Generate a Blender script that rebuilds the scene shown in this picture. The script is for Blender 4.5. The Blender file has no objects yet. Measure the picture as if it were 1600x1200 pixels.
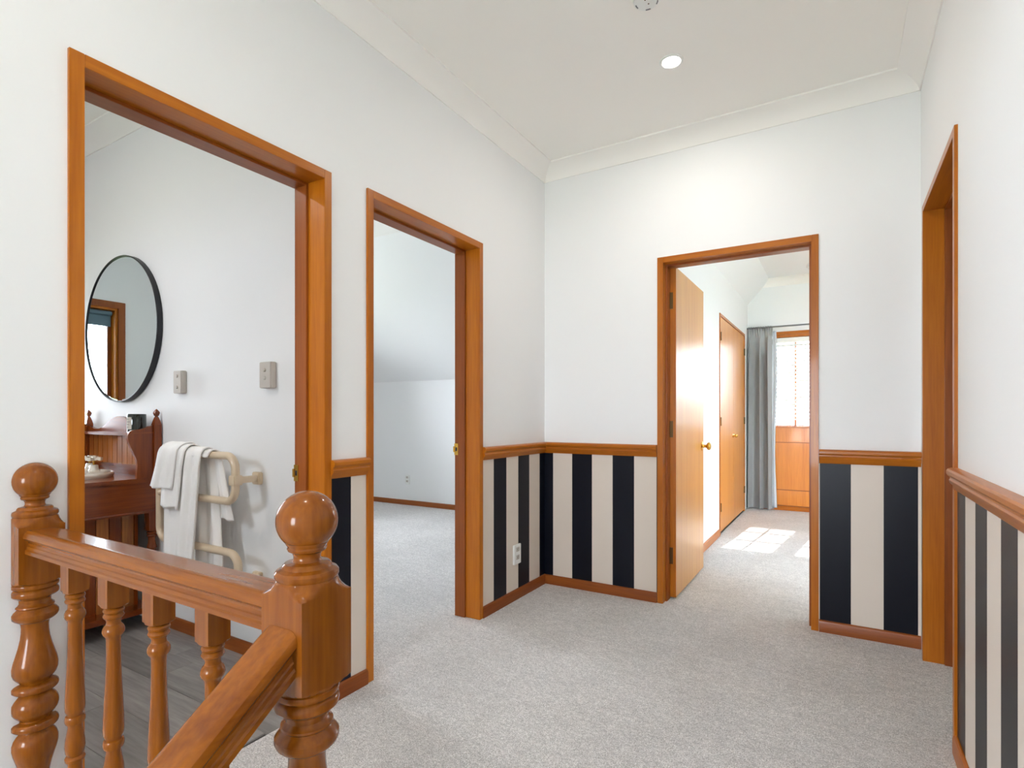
import bpy, math, random
from mathutils import Vector, Matrix
random.seed(7)
PI = math.pi
C = bpy.context.scene.collection
S = bpy.context.scene

# ------------------------------------------------------------------ camera, sky, sun, daylight, exposure
cam = bpy.data.cameras.new('camera'); co = bpy.data.objects.new('camera', cam); C.objects.link(co)
cam.sensor_width = 36.0; cam.lens = 856.0 / 1600 * 36; cam.shift_y = 51.0 / 1600; cam.clip_start = 0.02
co.location = (0, 0, 1.106); co.rotation_euler = (math.radians(90), 0, math.radians(30.9))
S.camera = co
S.view_settings.view_transform = 'Standard'; S.view_settings.look = 'None'
S.view_settings.gamma = 1.0; S.view_settings.use_curve_mapping = False
S.view_settings.exposure = 0.58
S.cycles.max_bounces = 14; S.cycles.diffuse_bounces = 8; S.cycles.glossy_bounces = 5
S.cycles.transparent_max_bounces = 12; S.cycles.sample_clamp_indirect = 6.0

w = bpy.data.worlds.new('sky'); S.world = w; w.use_nodes = True
bg = w.node_tree.nodes['Background']; bg.inputs[0].default_value = (0.83, 0.91, 1.0, 1); bg.inputs[1].default_value = 13.5

sun = bpy.data.lights.new('sun', 'SUN'); so = bpy.data.objects.new('sun', sun); C.objects.link(so)
sun.energy = 9.0; sun.angle = math.radians(0.35); sun.color = (1.0, 0.96, 0.9)
so.location = (0, 12, 9); so.rotation_euler = Vector((-0.10, -1.0, -0.824)).to_track_quat('-Z', 'Y').to_euler()

def area(name, loc, dirv, sx, sy, power, color=(0.76, 0.87, 1.0), portal=False):
    l = bpy.data.lights.new(name, 'AREA'); o = bpy.data.objects.new(name, l); C.objects.link(o)
    l.shape = 'RECTANGLE'; l.size = sx; l.size_y = sy; l.energy = power; l.color = color
    if portal: l.cycles.is_portal = True
    o.location = loc; o.rotation_euler = Vector(dirv).to_track_quat('-Z', 'Y').to_euler()
    return o
# daylight through the windows (each sits at a modelled window; the bathroom side one is added)
area('daylight_bathroom_end', (-4.93, 1.20, 1.52), (1, 0, 0), 0.5, 1.0, 1, portal=True)
area('added_fill_bathroom_side', (-3.0, -1.03, 1.78), (0, 1, 0), .5, .45, 7)  # fill lamp at an added, unseen window, brightens the bathroom
area('daylight_bedroom_left', (-6.13, 3.2, 1.55), (1, 0, 0), 1.3, 1.1, 40, (0.90, 0.94, 1.0))
area('daylight_stair', (-0.72, -3.33, 1.15), (0, 1, 0), 1.0, 1.7, 38, (0.90, 0.95, 1.0))
area('daylight_bedroom_rear', (-0.1, 7.40, 1.5), (0, -1, 0), 1.3, 1.1, 1, portal=True)

# ------------------------------------------------------------------ materials
def srgb(r, g, b):
    f = lambda c: (c / 255) / 12.92 if c / 255 <= 0.04045 else ((c / 255 + 0.055) / 1.055) ** 2.4
    return (f(r), f(g), f(b), 1)
def newmat(name):
    m = bpy.data.materials.new(name); m.use_nodes = True
    return m, m.node_tree.nodes, m.node_tree.links, m.node_tree.nodes['Principled BSDF']
def plain(name, col, rough=0.5, metal=0.0, coat=0.0, bump=0.0, bscale=200, spec=0.5, sheen=0.0):
    m, N, L, P = newmat(name)
    P.inputs['Base Color'].default_value = srgb(*col); P.inputs['Roughness'].default_value = rough
    P.inputs['Metallic'].default_value = metal; P.inputs['Coat Weight'].default_value = coat
    P.inputs['Specular IOR Level'].default_value = spec; P.inputs['Sheen Weight'].default_value = sheen
    tc = N.new('ShaderNodeTexCoord'); nz = N.new('ShaderNodeTexNoise'); nz.inputs['Scale'].default_value = bscale
    nz.inputs['Detail'].default_value = 2
    L.new(tc.outputs['Object'], nz.inputs['Vector'])
    mp = N.new('ShaderNodeMapRange'); mp.inputs['To Min'].default_value = max(0, rough - 0.04); mp.inputs['To Max'].default_value = rough + 0.04
    L.new(nz.outputs['Fac'], mp.inputs['Value']); L.new(mp.outputs[0], P.inputs['Roughness'])
    if bump:
        b = N.new('ShaderNodeBump'); b.inputs['Strength'].default_value = bump; b.inputs['Distance'].default_value = 0.002
        L.new(nz.outputs['Fac'], b.inputs['Height']); L.new(b.outputs[0], P.inputs['Normal'])
    return m
def wood(name, c1, c2, axis='z', rough=0.28, coat=0.35, scale=14.0, rnd=0.0, stretch=0.05, spec=0.5, crough=0.07):
    m, N, L, P = newmat(name)
    tc = N.new('ShaderNodeTexCoord'); mp = N.new('ShaderNodeMapping')
    sc = [1.0, 1.0, 1.0]; sc['xyz'.index(axis)] = stretch; mp.inputs['Scale'].default_value = sc
    L.new(tc.outputs['Object'], mp.inputs['Vector'])
    if rnd:
        oi = N.new('ShaderNodeObjectInfo'); vm = N.new('ShaderNodeVectorMath'); vm.operation = 'SCALE'
        cb = N.new('ShaderNodeCombineXYZ')
        for i in range(3): cb.inputs[i].default_value = 7.3 + i * 3.1
        L.new(cb.outputs[0], vm.inputs[0]); L.new(oi.outputs['Random'], vm.inputs['Scale'])
        L.new(vm.outputs[0], mp.inputs['Location'])
    n1 = N.new('ShaderNodeTexNoise'); n1.inputs['Scale'].default_value = scale; n1.inputs['Detail'].default_value = 5
    n1.inputs['Distortion'].default_value = 0.6
    n2 = N.new('ShaderNodeTexNoise'); n2.inputs['Scale'].default_value = scale * 9; n2.inputs['Detail'].default_value = 3
    L.new(mp.outputs[0], n1.inputs['Vector']); L.new(mp.outputs[0], n2.inputs['Vector'])
    mx = N.new('ShaderNodeMix'); mx.data_type = 'FLOAT'; mx.inputs[0].default_value = 0.38
    L.new(n1.outputs['Fac'], mx.inputs[2]); L.new(n2.outputs['Fac'], mx.inputs[3])
    cr = N.new('ShaderNodeValToRGB'); cr.color_ramp.elements[0].position = 0.33; cr.color_ramp.elements[1].position = 0.66
    cr.color_ramp.elements[0].color = srgb(*c1); cr.color_ramp.elements[1].color = srgb(*c2)
    L.new(mx.outputs[0], cr.inputs[0])
    out = cr.outputs[0]
    if rnd:
        hs = N.new('ShaderNodeHueSaturation'); mr = N.new('ShaderNodeMapRange')
        mr.inputs['To Min'].default_value = 1 - rnd; mr.inputs['To Max'].default_value = 1 + rnd
        L.new(oi.outputs['Random'], mr.inputs['Value']); L.new(mr.outputs[0], hs.inputs['Value'])
        L.new(out, hs.inputs['Color']); out = hs.outputs[0]
    L.new(out, P.inputs['Base Color'])
    P.inputs['Roughness'].default_value = rough; P.inputs['Coat Weight'].default_value = coat
    P.inputs['Coat Roughness'].default_value = crough; P.inputs['Specular IOR Level'].default_value = spec
    b = N.new('ShaderNodeBump'); b.inputs['Strength'].default_value = 0.12; b.inputs['Distance'].default_value = 0.0008
    L.new(n2.outputs['Fac'], b.inputs['Height']); L.new(b.outputs[0], P.inputs['Normal'])
    return m
def carpet_mat():
    m, N, L, P = newmat('cut_pile_carpet')
    tc = N.new('ShaderNodeTexCoord')
    def noise(sc, det, rg=.6):
        n = N.new('ShaderNodeTexNoise'); n.inputs['Scale'].default_value = sc; n.inputs['Detail'].default_value = det; n.inputs['Roughness'].default_value = rg
        L.new(tc.outputs['Object'], n.inputs['Vector']); return n
    n1 = noise(230, 4, .75); n2 = noise(1.6, 4); n3 = noise(22, 3); n4 = noise(75, 2)
    cr = N.new('ShaderNodeValToRGB'); cr.color_ramp.elements[0].position = 0.38; cr.color_ramp.elements[1].position = 0.60
    cr.color_ramp.elements[0].color = srgb(176, 171, 168); cr.color_ramp.elements[1].color = srgb(251, 249, 249)
    L.new(n1.outputs['Fac'], cr.inputs[0]); out = cr.outputs[0]
    for n, lo, hi in ((n2, .92, 1.07), (n3, .93, 1.06), (n4, .86, 1.12)):
        hs = N.new('ShaderNodeHueSaturation'); mr = N.new('ShaderNodeMapRange')
        mr.inputs['From Min'].default_value = 0.35; mr.inputs['From Max'].default_value = 0.65
        mr.inputs['To Min'].default_value = lo; mr.inputs['To Max'].default_value = hi
        L.new(n.outputs['Fac'], mr.inputs['Value']); L.new(mr.outputs[0], hs.inputs['Value']); L.new(out, hs.inputs['Color']); out = hs.outputs[0]
    L.new(out, P.inputs['Base Color'])
    P.inputs['Roughness'].default_value = 1.0; P.inputs['Specular IOR Level'].default_value = 0.1
    P.inputs['Sheen Weight'].default_value = 0.1
    b = N.new('ShaderNodeBump'); b.inputs['Strength'].default_value = 0.8; b.inputs['Distance'].default_value = 0.008
    L.new(n1.outputs['Fac'], b.inputs['Height'])
    b2 = N.new('ShaderNodeBump'); b2.inputs['Strength'].default_value = 0.7; b2.inputs['Distance'].default_value = 0.02
    L.new(n3.outputs['Fac'], b2.inputs['Height']); L.new(b2.outputs[0], b.inputs['Normal']); L.new(b.outputs[0], P.inputs['Normal'])
    return m
def stripe_mat(name, axis, edge, width=0.1375):
    """navy and cream vertical striped wallpaper; 'edge' is where one navy stripe begins, along the axis"""
    m, N, L, P = newmat(name)
    tc = N.new('ShaderNodeTexCoord'); sp = N.new('ShaderNodeSeparateXYZ'); L.new(tc.outputs['Object'], sp.inputs[0])
    a = N.new('ShaderNodeMath'); a.operation = 'SUBTRACT'; a.inputs[1].default_value = edge - 40 * width
    L.new(sp.outputs['XYZ'.index(axis.upper())], a.inputs[0])
    d = N.new('ShaderNodeMath'); d.operation = 'DIVIDE'; d.inputs[1].default_value = 2 * width; L.new(a.outputs[0], d.inputs[0])
    f = N.new('ShaderNodeMath'); f.operation = 'FRACT'; L.new(d.outputs[0], f.inputs[0])
    l = N.new('ShaderNodeMath'); l.operation = 'LESS_THAN'; l.inputs[1].default_value = 0.5; L.new(f.outputs[0], l.inputs[0])
    mx = N.new('ShaderNodeMix'); mx.data_type = 'RGBA'
    mx.inputs[6].default_value = srgb(218, 207, 196); mx.inputs[7].default_value = srgb(7, 11, 24)
    L.new(l.outputs[0], mx.inputs[0]); L.new(mx.outputs[2], P.inputs['Base Color'])
    P.inputs['Roughness'].default_value = 0.34; P.inputs['Specular IOR Level'].default_value = 0.24
    nz = N.new('ShaderNodeTexNoise'); nz.inputs['Scale'].default_value = 260; L.new(tc.outputs['Object'], nz.inputs['Vector'])
    b = N.new('ShaderNodeBump'); b.inputs['Strength'].default_value = 0.15; b.inputs['Distance'].default_value = 0.0008
    L.new(nz.outputs['Fac'], b.inputs['Height']); L.new(b.outputs[0], P.inputs['Normal'])
    return m
def glass_mat(name, tint=(1, 1, 1)):
    m = bpy.data.materials.new(name); m.use_nodes = True; N = m.node_tree.nodes; L = m.node_tree.links
    N.remove(N['Principled BSDF'])
    t = N.new('ShaderNodeBsdfTransparent'); t.inputs[0].default_value = (*tint, 1)
    g = N.new('ShaderNodeBsdfGlossy'); g.inputs['Roughness'].default_value = 0.02
    fr = N.new('ShaderNodeFresnel'); fr.inputs[0].default_value = 1.4
    mx = N.new('ShaderNodeMixShader'); L.new(fr.outputs[0], mx.inputs[0]); L.new(t.outputs[0], mx.inputs[1]); L.new(g.outputs[0], mx.inputs[2])
    L.new(mx.outputs[0], N['Material Output'].inputs[0])
    return m
def emit_mat(name, col, s):
    m, N, L, P = newmat(name)
    P.inputs['Base Color'].default_value = (*col, 1); P.inputs['Emission Color'].default_value = (*col, 1); P.inputs['Emission Strength'].default_value = s
    return m

PAINT = plain('white_wall_paint', (237, 238, 239), 0.55, bump=0.08, bscale=90, spec=0.35)
CEILM = plain('ceiling_paint', (248, 246, 242), 0.8, bump=0.04, bscale=60, spec=0.2)
COVE = plain('cornice_paint', (247, 245, 242), 0.75, spec=0.2)
FRAME = {a: wood('varnished_pine_' + a, (156, 82, 10), (184, 108, 18), a, rough=0.3, coat=0.12, spec=.3) for a in 'xyz'}
SKIRT = {a: wood('skirting_timber_' + a, (122, 58, 16), (150, 80, 26), a, rough=0.35, coat=0.1, spec=.3) for a in 'xyz'}
BAL = {a: wood('turned_rimu_' + a, (112, 56, 8), (148, 84, 18), a, rough=0.24, coat=0.35, spec=.15) for a in 'xyz'}
VAN = {a: wood('dark_rimu_' + a, (108, 44, 8), (142, 66, 16), a, rough=0.25, coat=0.35, spec=.35) for a in 'xyz'}
VBOARD = wood('beaded_rimu', (140, 72, 26), (196, 124, 54), 'z', rough=0.3, coat=0.3, rnd=0.12)
LEAF = wood('pale_door_veneer', (190, 126, 46), (210, 150, 64), 'z', rough=0.38, coat=0.5, stretch=0.03, scale=24, crough=.24)
WARD = wood('wardrobe_veneer', (196, 122, 32), (216, 146, 50), 'z', rough=0.38, coat=0.5, stretch=0.03, scale=22, crough=.24)
PANEL = wood('panel_timber', (190, 108, 22), (214, 134, 40), 'z', rough=0.3, coat=0.3)
PLANK = wood('grey_oak_vinyl', (108, 105, 104), (158, 154, 151), 'x', rough=0.42, coat=0.1, rnd=0.17, scale=9, stretch=0.09)
CARPET = carpet_mat()
PSTR_X = stripe_mat('striped_paper_back_wall', 'x', -1.762)       # navy from -1.762 .. -1.624
PSTR_L = stripe_mat('striped_paper_left_wall', 'y', 2.617, 0.1385)
PSTR_M = stripe_mat('striped_paper_between_doors', 'y', 1.420, 0.138)
PSTR_R = stripe_mat('striped_paper_right_wall', 'y', 1.580, 0.1445)
PSTR_XR = stripe_mat('striped_paper_back_wall_right', 'x', -0.089, 0.1366)
BRASS = plain('polished_brass', (206, 160, 72), 0.2, 1.0)
BRONZE = plain('aged_brass', (96, 74, 48), 0.4, 1.0)
BLACK = plain('black_powder_coat', (14, 16, 24), 0.4)
WHITEP = plain('white_plastic', (232, 234, 232), 0.35)
SWITCHP = plain('grey_white_switch_plastic', (198, 192, 184), 0.25)
ALMOND = plain('almond_enamel', (214, 194, 166), 0.3, coat=0.4)
CERAM = plain('glazed_ceramic', (226, 220, 208), 0.12, coat=0.6)
CHROME = plain('chrome', (225, 225, 225), 0.1, 1.0)
TOWEL = plain('white_terry', (252, 250, 248), 0.95, bump=0.9, bscale=420, spec=0.1, sheen=0.3)
CURT = plain('grey_curtain_linen', (160, 161, 160), 0.9, bump=0.4, bscale=500, spec=0.15)
LINING = plain('pale_curtain_lining', (200, 208, 214), 0.9, spec=0.1)
BLINDM = plain('white_blind_slat', (238, 238, 234), 0.4)
JAR = plain('dark_green_glass', (22, 30, 26), 0.1, coat=0.5)
PAPERL = plain('cream_paper', (206, 200, 188), 0.7)
INK = plain('grey_ink', (110, 108, 104), 0.7)
GLASS = glass_mat('window_glass')
MIRR = plain('mirror_silver', (230, 243, 246), 0.02, 1.0)
MIRR.node_tree.nodes['Principled BSDF'].inputs['Roughness'].default_value = 0.01
for l_ in list(MIRR.node_tree.links):
    if l_.to_socket.name == 'Roughness': MIRR.node_tree.links.remove(l_)
LAMP = emit_mat('downlight_glow', (1.0, 0.93, 0.82), 40)
ROOFM = plain('blue_grey_roof_steel', (34, 46, 64), 0.5)
WEATHER = plain('neighbour_weatherboard', (214, 216, 214), 0.7)
GRASSM = plain('lawn', (96, 116, 70), 0.95, bump=0.5, bscale=30)

# ------------------------------------------------------------------ geometry helpers
class MB:
    def __init__(s): s.v = []; s.f = []
    def add(s, vs, fs):
        n = len(s.v); s.v += [tuple(p) for p in vs]; s.f += [tuple(i + n for i in f) for f in fs]; return s
    def box(s, x0, x1, y0, y1, z0, z1):
        x0, x1 = min(x0, x1), max(x0, x1); y0, y1 = min(y0, y1), max(y0, y1); z0, z1 = min(z0, z1), max(z0, z1)
        return s.add([(x0, y0, z0), (x1, y0, z0), (x1, y1, z0), (x0, y1, z0), (x0, y0, z1), (x1, y0, z1), (x1, y1, z1), (x0, y1, z1)],
                     [(3, 2, 1, 0), (4, 5, 6, 7), (0, 1, 5, 4), (1, 2, 6, 5), (2, 3, 7, 6), (3, 0, 4, 7)])
    def prism(s, prof, p0, p1, u, v):
        """closed profile [(a,b)] swept from p0 to p1; a along u, b along v"""
        p0, p1, u, v = map(Vector, (p0, p1, u, v)); n = len(prof)
        vs = [p + u * a + v * b for p in (p0, p1) for a, b in prof]
        fs = [(i, (i + 1) % n, n + (i + 1) % n, n + i) for i in range(n)] + [tuple(range(n))[::-1], tuple(range(n, 2 * n))]
        return s.add(vs, fs)
    def lathe(s, prof, c=(0, 0, 0), axis='z', n=32, half=None, scale=(1, 1), arc=(0, 2 * PI)):
        """profile [(h, r)] turned about the axis; with half the section is cut to a square of that half-width"""
        full = abs(arc[1] - arc[0] - 2 * PI) < 1e-6
        ang = [arc[0] + (arc[1] - arc[0]) * i / n for i in range(n + (0 if full else 1))]; m = len(ang)
        vs = []
        for h, r in prof:
            for a in ang:
                ca, sa = math.cos(a), math.sin(a); rr = r
                if half: rr = min(r, half / max(abs(ca), abs(sa)))
                x, y = rr * ca * scale[0], rr * sa * scale[1]
                p = {'z': (x, y, h), 'x': (h, x, y), 'y': (x, h, y)}[axis]
                vs.append((c[0] + p[0], c[1] + p[1], c[2] + p[2]))
        fs = []
        k = len(prof); mm = m if full else m - 1
        for j in range(k - 1):
            for i in range(mm):
                i2 = (i + 1) % m
                fs.append((j * m + i, j * m + i2, (j + 1) * m + i2, (j + 1) * m + i))
        fs.append(tuple(range(m))[::-1]); fs.append(tuple((k - 1) * m + i for i in range(m)))
        return s.add(vs, fs)
    def tube(s, pts, r, n=12, closed=False):
        pts = [Vector(p) for p in pts]; k = len(pts); vs = []; up = Vector((0.13, 0.95, 0.21)).normalized()
        for i, p in enumerate(pts):
            a = pts[(i - 1) % k] if (closed or i) else p; b = pts[(i + 1) % k] if (closed or i < k - 1) else p
            d = (b - a).normalized(); u = (up - d * up.dot(d)).normalized(); w_ = d.cross(u)
            for j in range(n):
                t = 2 * PI * j / n; vs.append(p + u * math.cos(t) * r + w_ * math.sin(t) * r)
        fs = []
        for i in range(k if closed else k - 1):
            i2 = (i + 1) % k
            for j in range(n):
                j2 = (j + 1) % n; fs.append((i * n + j, i * n + j2, i2 * n + j2, i2 * n + j))
        if not closed: fs += [tuple(range(n))[::-1], tuple((k - 1) * n + j for j in range(n))]
        return s.add(vs, fs)
    def build(s, name, mat, parent=None, smooth=False, bevel=0.0, loc=None, angle=35):
        me = bpy.data.meshes.new(name); me.from_pydata(s.v, [], s.f); me.validate(); me.update()
        import bmesh
        bm = bmesh.new(); bm.from_mesh(me)
        bmesh.ops.recalc_face_normals(bm, faces=bm.faces)
        if bevel:
            bmesh.ops.bevel(bm, geom=list(bm.edges), offset=bevel, segments=2, affect='EDGES', clamp_overlap=True)
        if loc: bmesh.ops.translate(bm, verts=bm.verts, vec=(-loc[0], -loc[1], -loc[2]))
        bm.to_mesh(me); bm.free()
        if smooth or bevel:
            for p in me.polygons: p.use_smooth = True
            me.set_sharp_from_angle(angle=math.radians(angle))
        me.materials.append(mat)
        o = bpy.data.objects.new(name, me); C.objects.link(o)
        if loc: o.location = loc
        if parent: o.parent = parent
        return o
def tag(o, label=None, cat=None, group=None, kind=None):
    if label: o['label'] = label
    if cat: o['category'] = cat
    if group: o['group'] = group
    if kind: o['kind'] = kind
    return o
def root(name, label, cat, group=None, kind=None):
    return tag(link(bpy.data.objects.new(name, None)), label, cat, group, kind)
def link(o):
    C.objects.link(o); return o
def copy_tree(o, parent=None, offset=(0, 0, 0)):
    c = o.copy(); C.objects.link(c)
    if parent: c.parent = parent
    else: c.location = o.location + Vector(offset)
    for ch in list(o.children): copy_tree(ch, c)
    return c
def arc_pts(c, r, a0, a1, n, plane='xz'):
    out = []
    for i in range(n + 1):
        a = a0 + (a1 - a0) * i / n; q = (r * math.cos(a), r * math.sin(a))
        out.append((c[0] + q[0], c[1], c[2] + q[1]) if plane == 'xz' else (c[0], c[1] + q[0], c[2] + q[1]))
    return out

# ------------------------------------------------------------------ setting: key planes
XL, XR, YB = -1.689, 0.332, 3.244       # faces of the hall walls
YF = -3.2
ZC = 2.75
T = 0.115
D1 = (0.650, 1.420, 2.012); D2 = (1.676, 2.464, 2.022); D3 = (-0.897, -0.128, 2.015); D4 = (2.320, 3.085, 2.035)

def wall_y(name, x0, x1, y0, y1, z0, z1, holes, label, mat=PAINT):
    """wall running along y, holes (y0,y1,z0,z1)"""
    m = MB(); hs = sorted(holes); y = y0
    for h in hs:
        m.box(x0, x1, y, h[0], z0, z1)
        if h[2] > z0: m.box(x0, x1, h[0], h[1], z0, h[2])
        if h[3] < z1: m.box(x0, x1, h[0], h[1], h[3], z1)
        y = h[1]
    m.box(x0, x1, y, y1, z0, z1)
    return tag(m.build(name, mat), label, 'wall', kind='structure')
def wall_x(name, x0, x1, y0, y1, z0, z1, holes, label, mat=PAINT):
    m = MB(); hs = sorted(holes); x = x0
    for h in hs:
        m.box(x, h[0], y0, y1, z0, z1)
        if h[2] > z0: m.box(h[0], h[1], y0, y1, z0, h[2])
        if h[3] < z1: m.box(h[0], h[1], y0, y1, h[3], z1)
        x = h[1]
    m.box(x, x1, y0, y1, z0, z1)
    return tag(m.build(name, mat), label, 'wall', kind='structure')

# floors
m = MB()
m.box(XL - 0.02, XR + 0.62, 0.50, 3.30, -0.22, 0)                     # hall
m.box(-6.1, XL - 0.02, 1.60, 5.30, -0.22, 0)                          # bedroom on the left
m.box(-1.7, 2.15, 3.30, 7.35, -0.22, 0)                               # bedroom at the rear
tag(m.build('floor', CARPET), 'grey beige cut pile carpet covering the hall and bedroom floors', 'floor', kind='structure')
bf = tag(MB().box(-4.95, XL - 0.02, -1.1, 1.60, -0.22, -0.006).build('floor_bathroom', plain('underlay', (60, 58, 56), 0.8)),
         'grey oak look vinyl plank floor of the bathroom', 'floor', kind='structure')
k = 0
for r_ in range(15):
    y0 = 1.556 - (r_ + 1) * 0.178; x = -4.80 - random.random() * 0.9
    while x < XL - 0.02:
        xa, xb = max(x, -4.80), min(x + 1.22, XL - 0.02)
        if xb - xa > 0.02:
            p = MB().box(xa + 0.0008, xb - 0.0008, y0 + 0.0008, y0 + 0.1772, -0.006, -0.0005).build('plank', PLANK, bf)
        x += 1.22
tag(MB().box(-2.2, 0.8, -3.5, 2.0, -2.7, -2.5).build('floor_lower', CARPET), 'carpeted floor at the foot of the stairs', 'floor', kind='structure')

# stairs below the camera
m = MB()
for i in range(12):
    y1 = 0.50 - i * 0.265; zt = -0.192 * (i + 1)
    m.box(-0.72, XR, y1 - 0.29, y1, zt - 0.19, zt)
tag(m.build('floor_stairs', CARPET), 'carpeted flight of stairs dropping from the hall beside the balustrade', 'stairs', kind='structure')

# hall walls
wl = wall_y('wall_left', XL - T, XL, YF - 0.1, YB + T, -2.5, 2.95,
       [(D1[0] - .03, D1[1] + .03, -.05, D1[2] + .03), (D2[0] - .03, D2[1] + .03, -.05, D2[2] + .03)],
       'white hall wall on the left with two doorways and a striped dado')
wb = wall_x('wall_back', XL - T, XR + T + .62, YB, YB + T, -0.2, 2.95, [(D3[0] - .03, D3[1] + .03, -.05, D3[2] + .03)],
       'white hall end wall facing the camera above navy striped paper')
wr = wall_y('wall_right', XR, XR + T, YF - 0.1, YB, -2.5, 2.95, [(D4[0] - .03, D4[1] + .03, -.05, D4[2] + .03)],
       'white hall wall on the right with a timber door frame and striped dado')
wf = wall_x('wall_front', XL - T, XR + T, YF - T, YF, -2.7, 2.95, [(-1.25, -0.15, 0.3, 2.05)], 'white stairwell wall with a tall window')
tag(MB().box(XL - 0.06, XR + 0.06, YF - 0.05, YB + 0.06, ZC, ZC + 0.12).build('ceiling', CEILM), 'cream painted hall ceiling', 'ceiling', kind='structure')
# unseen walls added behind the right hand doorway to stop light leaking
m = MB(); m.box(XR + T, XR + 0.75, D4[0] - .25, D4[0] - .15, -.2, 2.6); m.box(XR + 0.72, XR + 0.8, D4[0] - .2, YB, -.2, 2.6); m.box(XR + T, XR + 0.8, D4[0] - .2, YB + .05, 2.5, 2.6)
tag(m.build('wall_added_light_block', PAINT), 'unseen white walls added behind the right doorway to stop light leaking', 'wall', kind='structure')

# bathroom shell
YW = 1.556
wall_x('wall_bathroom_rear', -4.9, XL - T, YW, YW + 0.05, -0.2, 2.95, [], 'white bathroom wall carrying the oval mirror and towel rail')
wall_y('wall_bathroom_end', -4.92, -4.80, -1.0, YW + 0.05, -0.2, 2.95, [(0.985, 1.45, .84, 1.945)], 'white bathroom wall with a narrow timber window')
wall_x('wall_bathroom_near', -4.92, XL - T, -1.0, -0.88, -0.2, 2.95, [(-3.3, -2.7, 1.5, 2.05)], 'white bathroom wall opposite the mirror')
tag(MB().box(-4.9, XL - 0.05, -0.98, YW + 0.02, 2.80, 2.92).build('ceiling_bathroom', CEILM), 'white bathroom ceiling', 'ceiling', kind='structure')

# left bedroom shell
wall_x('wall_bedroom_rear', -6.1, XL - T, 5.23, 5.35, -0.2, 1.56, [], 'low white knee wall in the empty left bedroom')
wall_y('wall_bedroom_end', -6.1, -5.98, 1.6, 5.3, -0.2, 3.0, [(2.5, 3.9, 0.95, 2.15)], 'white end wall of the empty left bedroom')
wall_x('wall_bedroom_near', -6.1, XL - T, 1.61, 1.66, -0.2, 2.95, [], 'white wall between bathroom and left bedroom')
m = MB()   # raked ceiling over the knee wall, then flat
m.add([(-6.1, 5.24, 1.54), (XL - T + .02, 5.24, 1.54), (XL - T + .02, 3.78, 2.80), (-6.1, 3.78, 2.80), (-6.1, 5.36, 1.54), (XL - T + .02, 5.36, 1.54), (XL - T + .02, 3.85, 2.92), (-6.1, 3.85, 2.92)],
      [(0, 1, 2, 3), (7, 6, 5, 4), (0, 4, 5, 1), (2, 6, 7, 3), (1, 5, 6, 2), (0, 3, 7, 4)])
tag(m.build('ceiling_raked', PAINT), 'sloping white ceiling above the knee wall of the left bedroom', 'ceiling', kind='structure')
tag(MB().box(-6.1, XL - 0.05, 1.6, 3.82, 2.80, 2.92).build('ceiling_bedroom', CEILM), 'flat white ceiling of the left bedroom', 'ceiling', kind='structure')
wall_y('wall_bedroom_side', XL - T, XL - 0.02, YB + T, 5.4, -0.2, 2.95, [], 'white side wall of the left bedroom')

# rear bedroom shell
X3, Y3 = -0.965, 7.22
WY0, WY1, WZ = 5.375, 6.930, 2.075     # wardrobe opening
wall_y('wall_rear_bedroom_left', X3 - 0.06, X3, YB + T, Y3 + 0.12, -0.2, 2.6, [(WY0, WY1, 0, WZ)], 'white wall of the rear bedroom around the built-in wardrobe')
wall_x('wall_rear_bedroom_back', X3 - 0.7, 2.15, Y3, Y3 + 0.12, -0.2, 2.95, [(-0.74, -0.165, 0.955, 2.075), (-0.135, 0.44, 0.955, 2.075)], 'white window wall of the rear bedroom')
wall_y('wall_rear_bedroom_right', 2.0, 2.12, YB, Y3 + .1, -0.2, 2.95, [], 'white right hand wall of the rear bedroom')
m = MB(); m.box(X3 - 0.05, 2.1, YB + .05, Y3 + .1, 2.745, 2.88)
m.prism([(-.06, 2.47), (0, 2.47), (0.245, 2.75), (-.06, 2.75)], (X3, YB + T, 0), (X3, Y3 + .05, 0), (1, 0, 0), (0, 0, 1))
tag(m.build('ceiling_rear_bedroom', PAINT), 'white coved ceiling of the rear bedroom', 'ceiling', kind='structure')
m = MB(); m.box(X3 - 0.68, X3 - 0.62, 3.4, Y3 + .1, -.2, 2.9); m.box(X3 - 0.68, X3 - .02, 3.4, Y3 + .1, 2.62, 2.9)
tag(m.build('wall_wardrobe_back', PAINT), 'white wall behind the wardrobe', 'wall', kind='structure')

# cornices: shallow cove
cov = [(0, 0), (0.006, 0)]
for i in range(7):
    a = i / 6 * PI / 2
    cov.append((0.10 - 0.094 * math.cos(a) , 0.088 - 0.08 * (1 - math.sin(a)) if False else 0.004 + 0.078 * math.sin(a)))
cov = [(0, 0), (0.006, 0.0), (0.012, 0.018), (0.030, 0.043), (0.056, 0.064), (0.082, 0.075), (0.100, 0.079), (0.100, 0.088), (0, 0.088)]
ZK = 2.662
def cornice(name, p0, p1, u, z=ZK, label=''):
    o = MB().prism(cov, (p0[0], p0[1], z), (p1[0], p1[1], z), u, (0, 0, 1)).build(name, COVE, smooth=True, angle=50)
    return tag(o, label, 'cornice', kind='structure')
cornice('trim_1', (XL, YF), (XL, YB), (1, 0, 0), label='cream coved cornice along the left hall wall')
cornice('trim_2', (XL, YB), (XR, YB), (0, -1, 0), label='cream coved cornice along the hall end wall')
cornice('trim_3', (XR, YF), (XR, YB), (-1, 0, 0), label='cream coved cornice along the right hall wall')
cornice('trim_4', (-4.8, YW), (XL - T, YW), (0, -1, 0), z=2.712, label='white coved cornice above the bathroom mirror wall')
cornice('trim_5', (X3, Y3), (2.0, Y3), (0, -1, 0), z=2.657, label='white cornice above the rear bedroom window')

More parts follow.
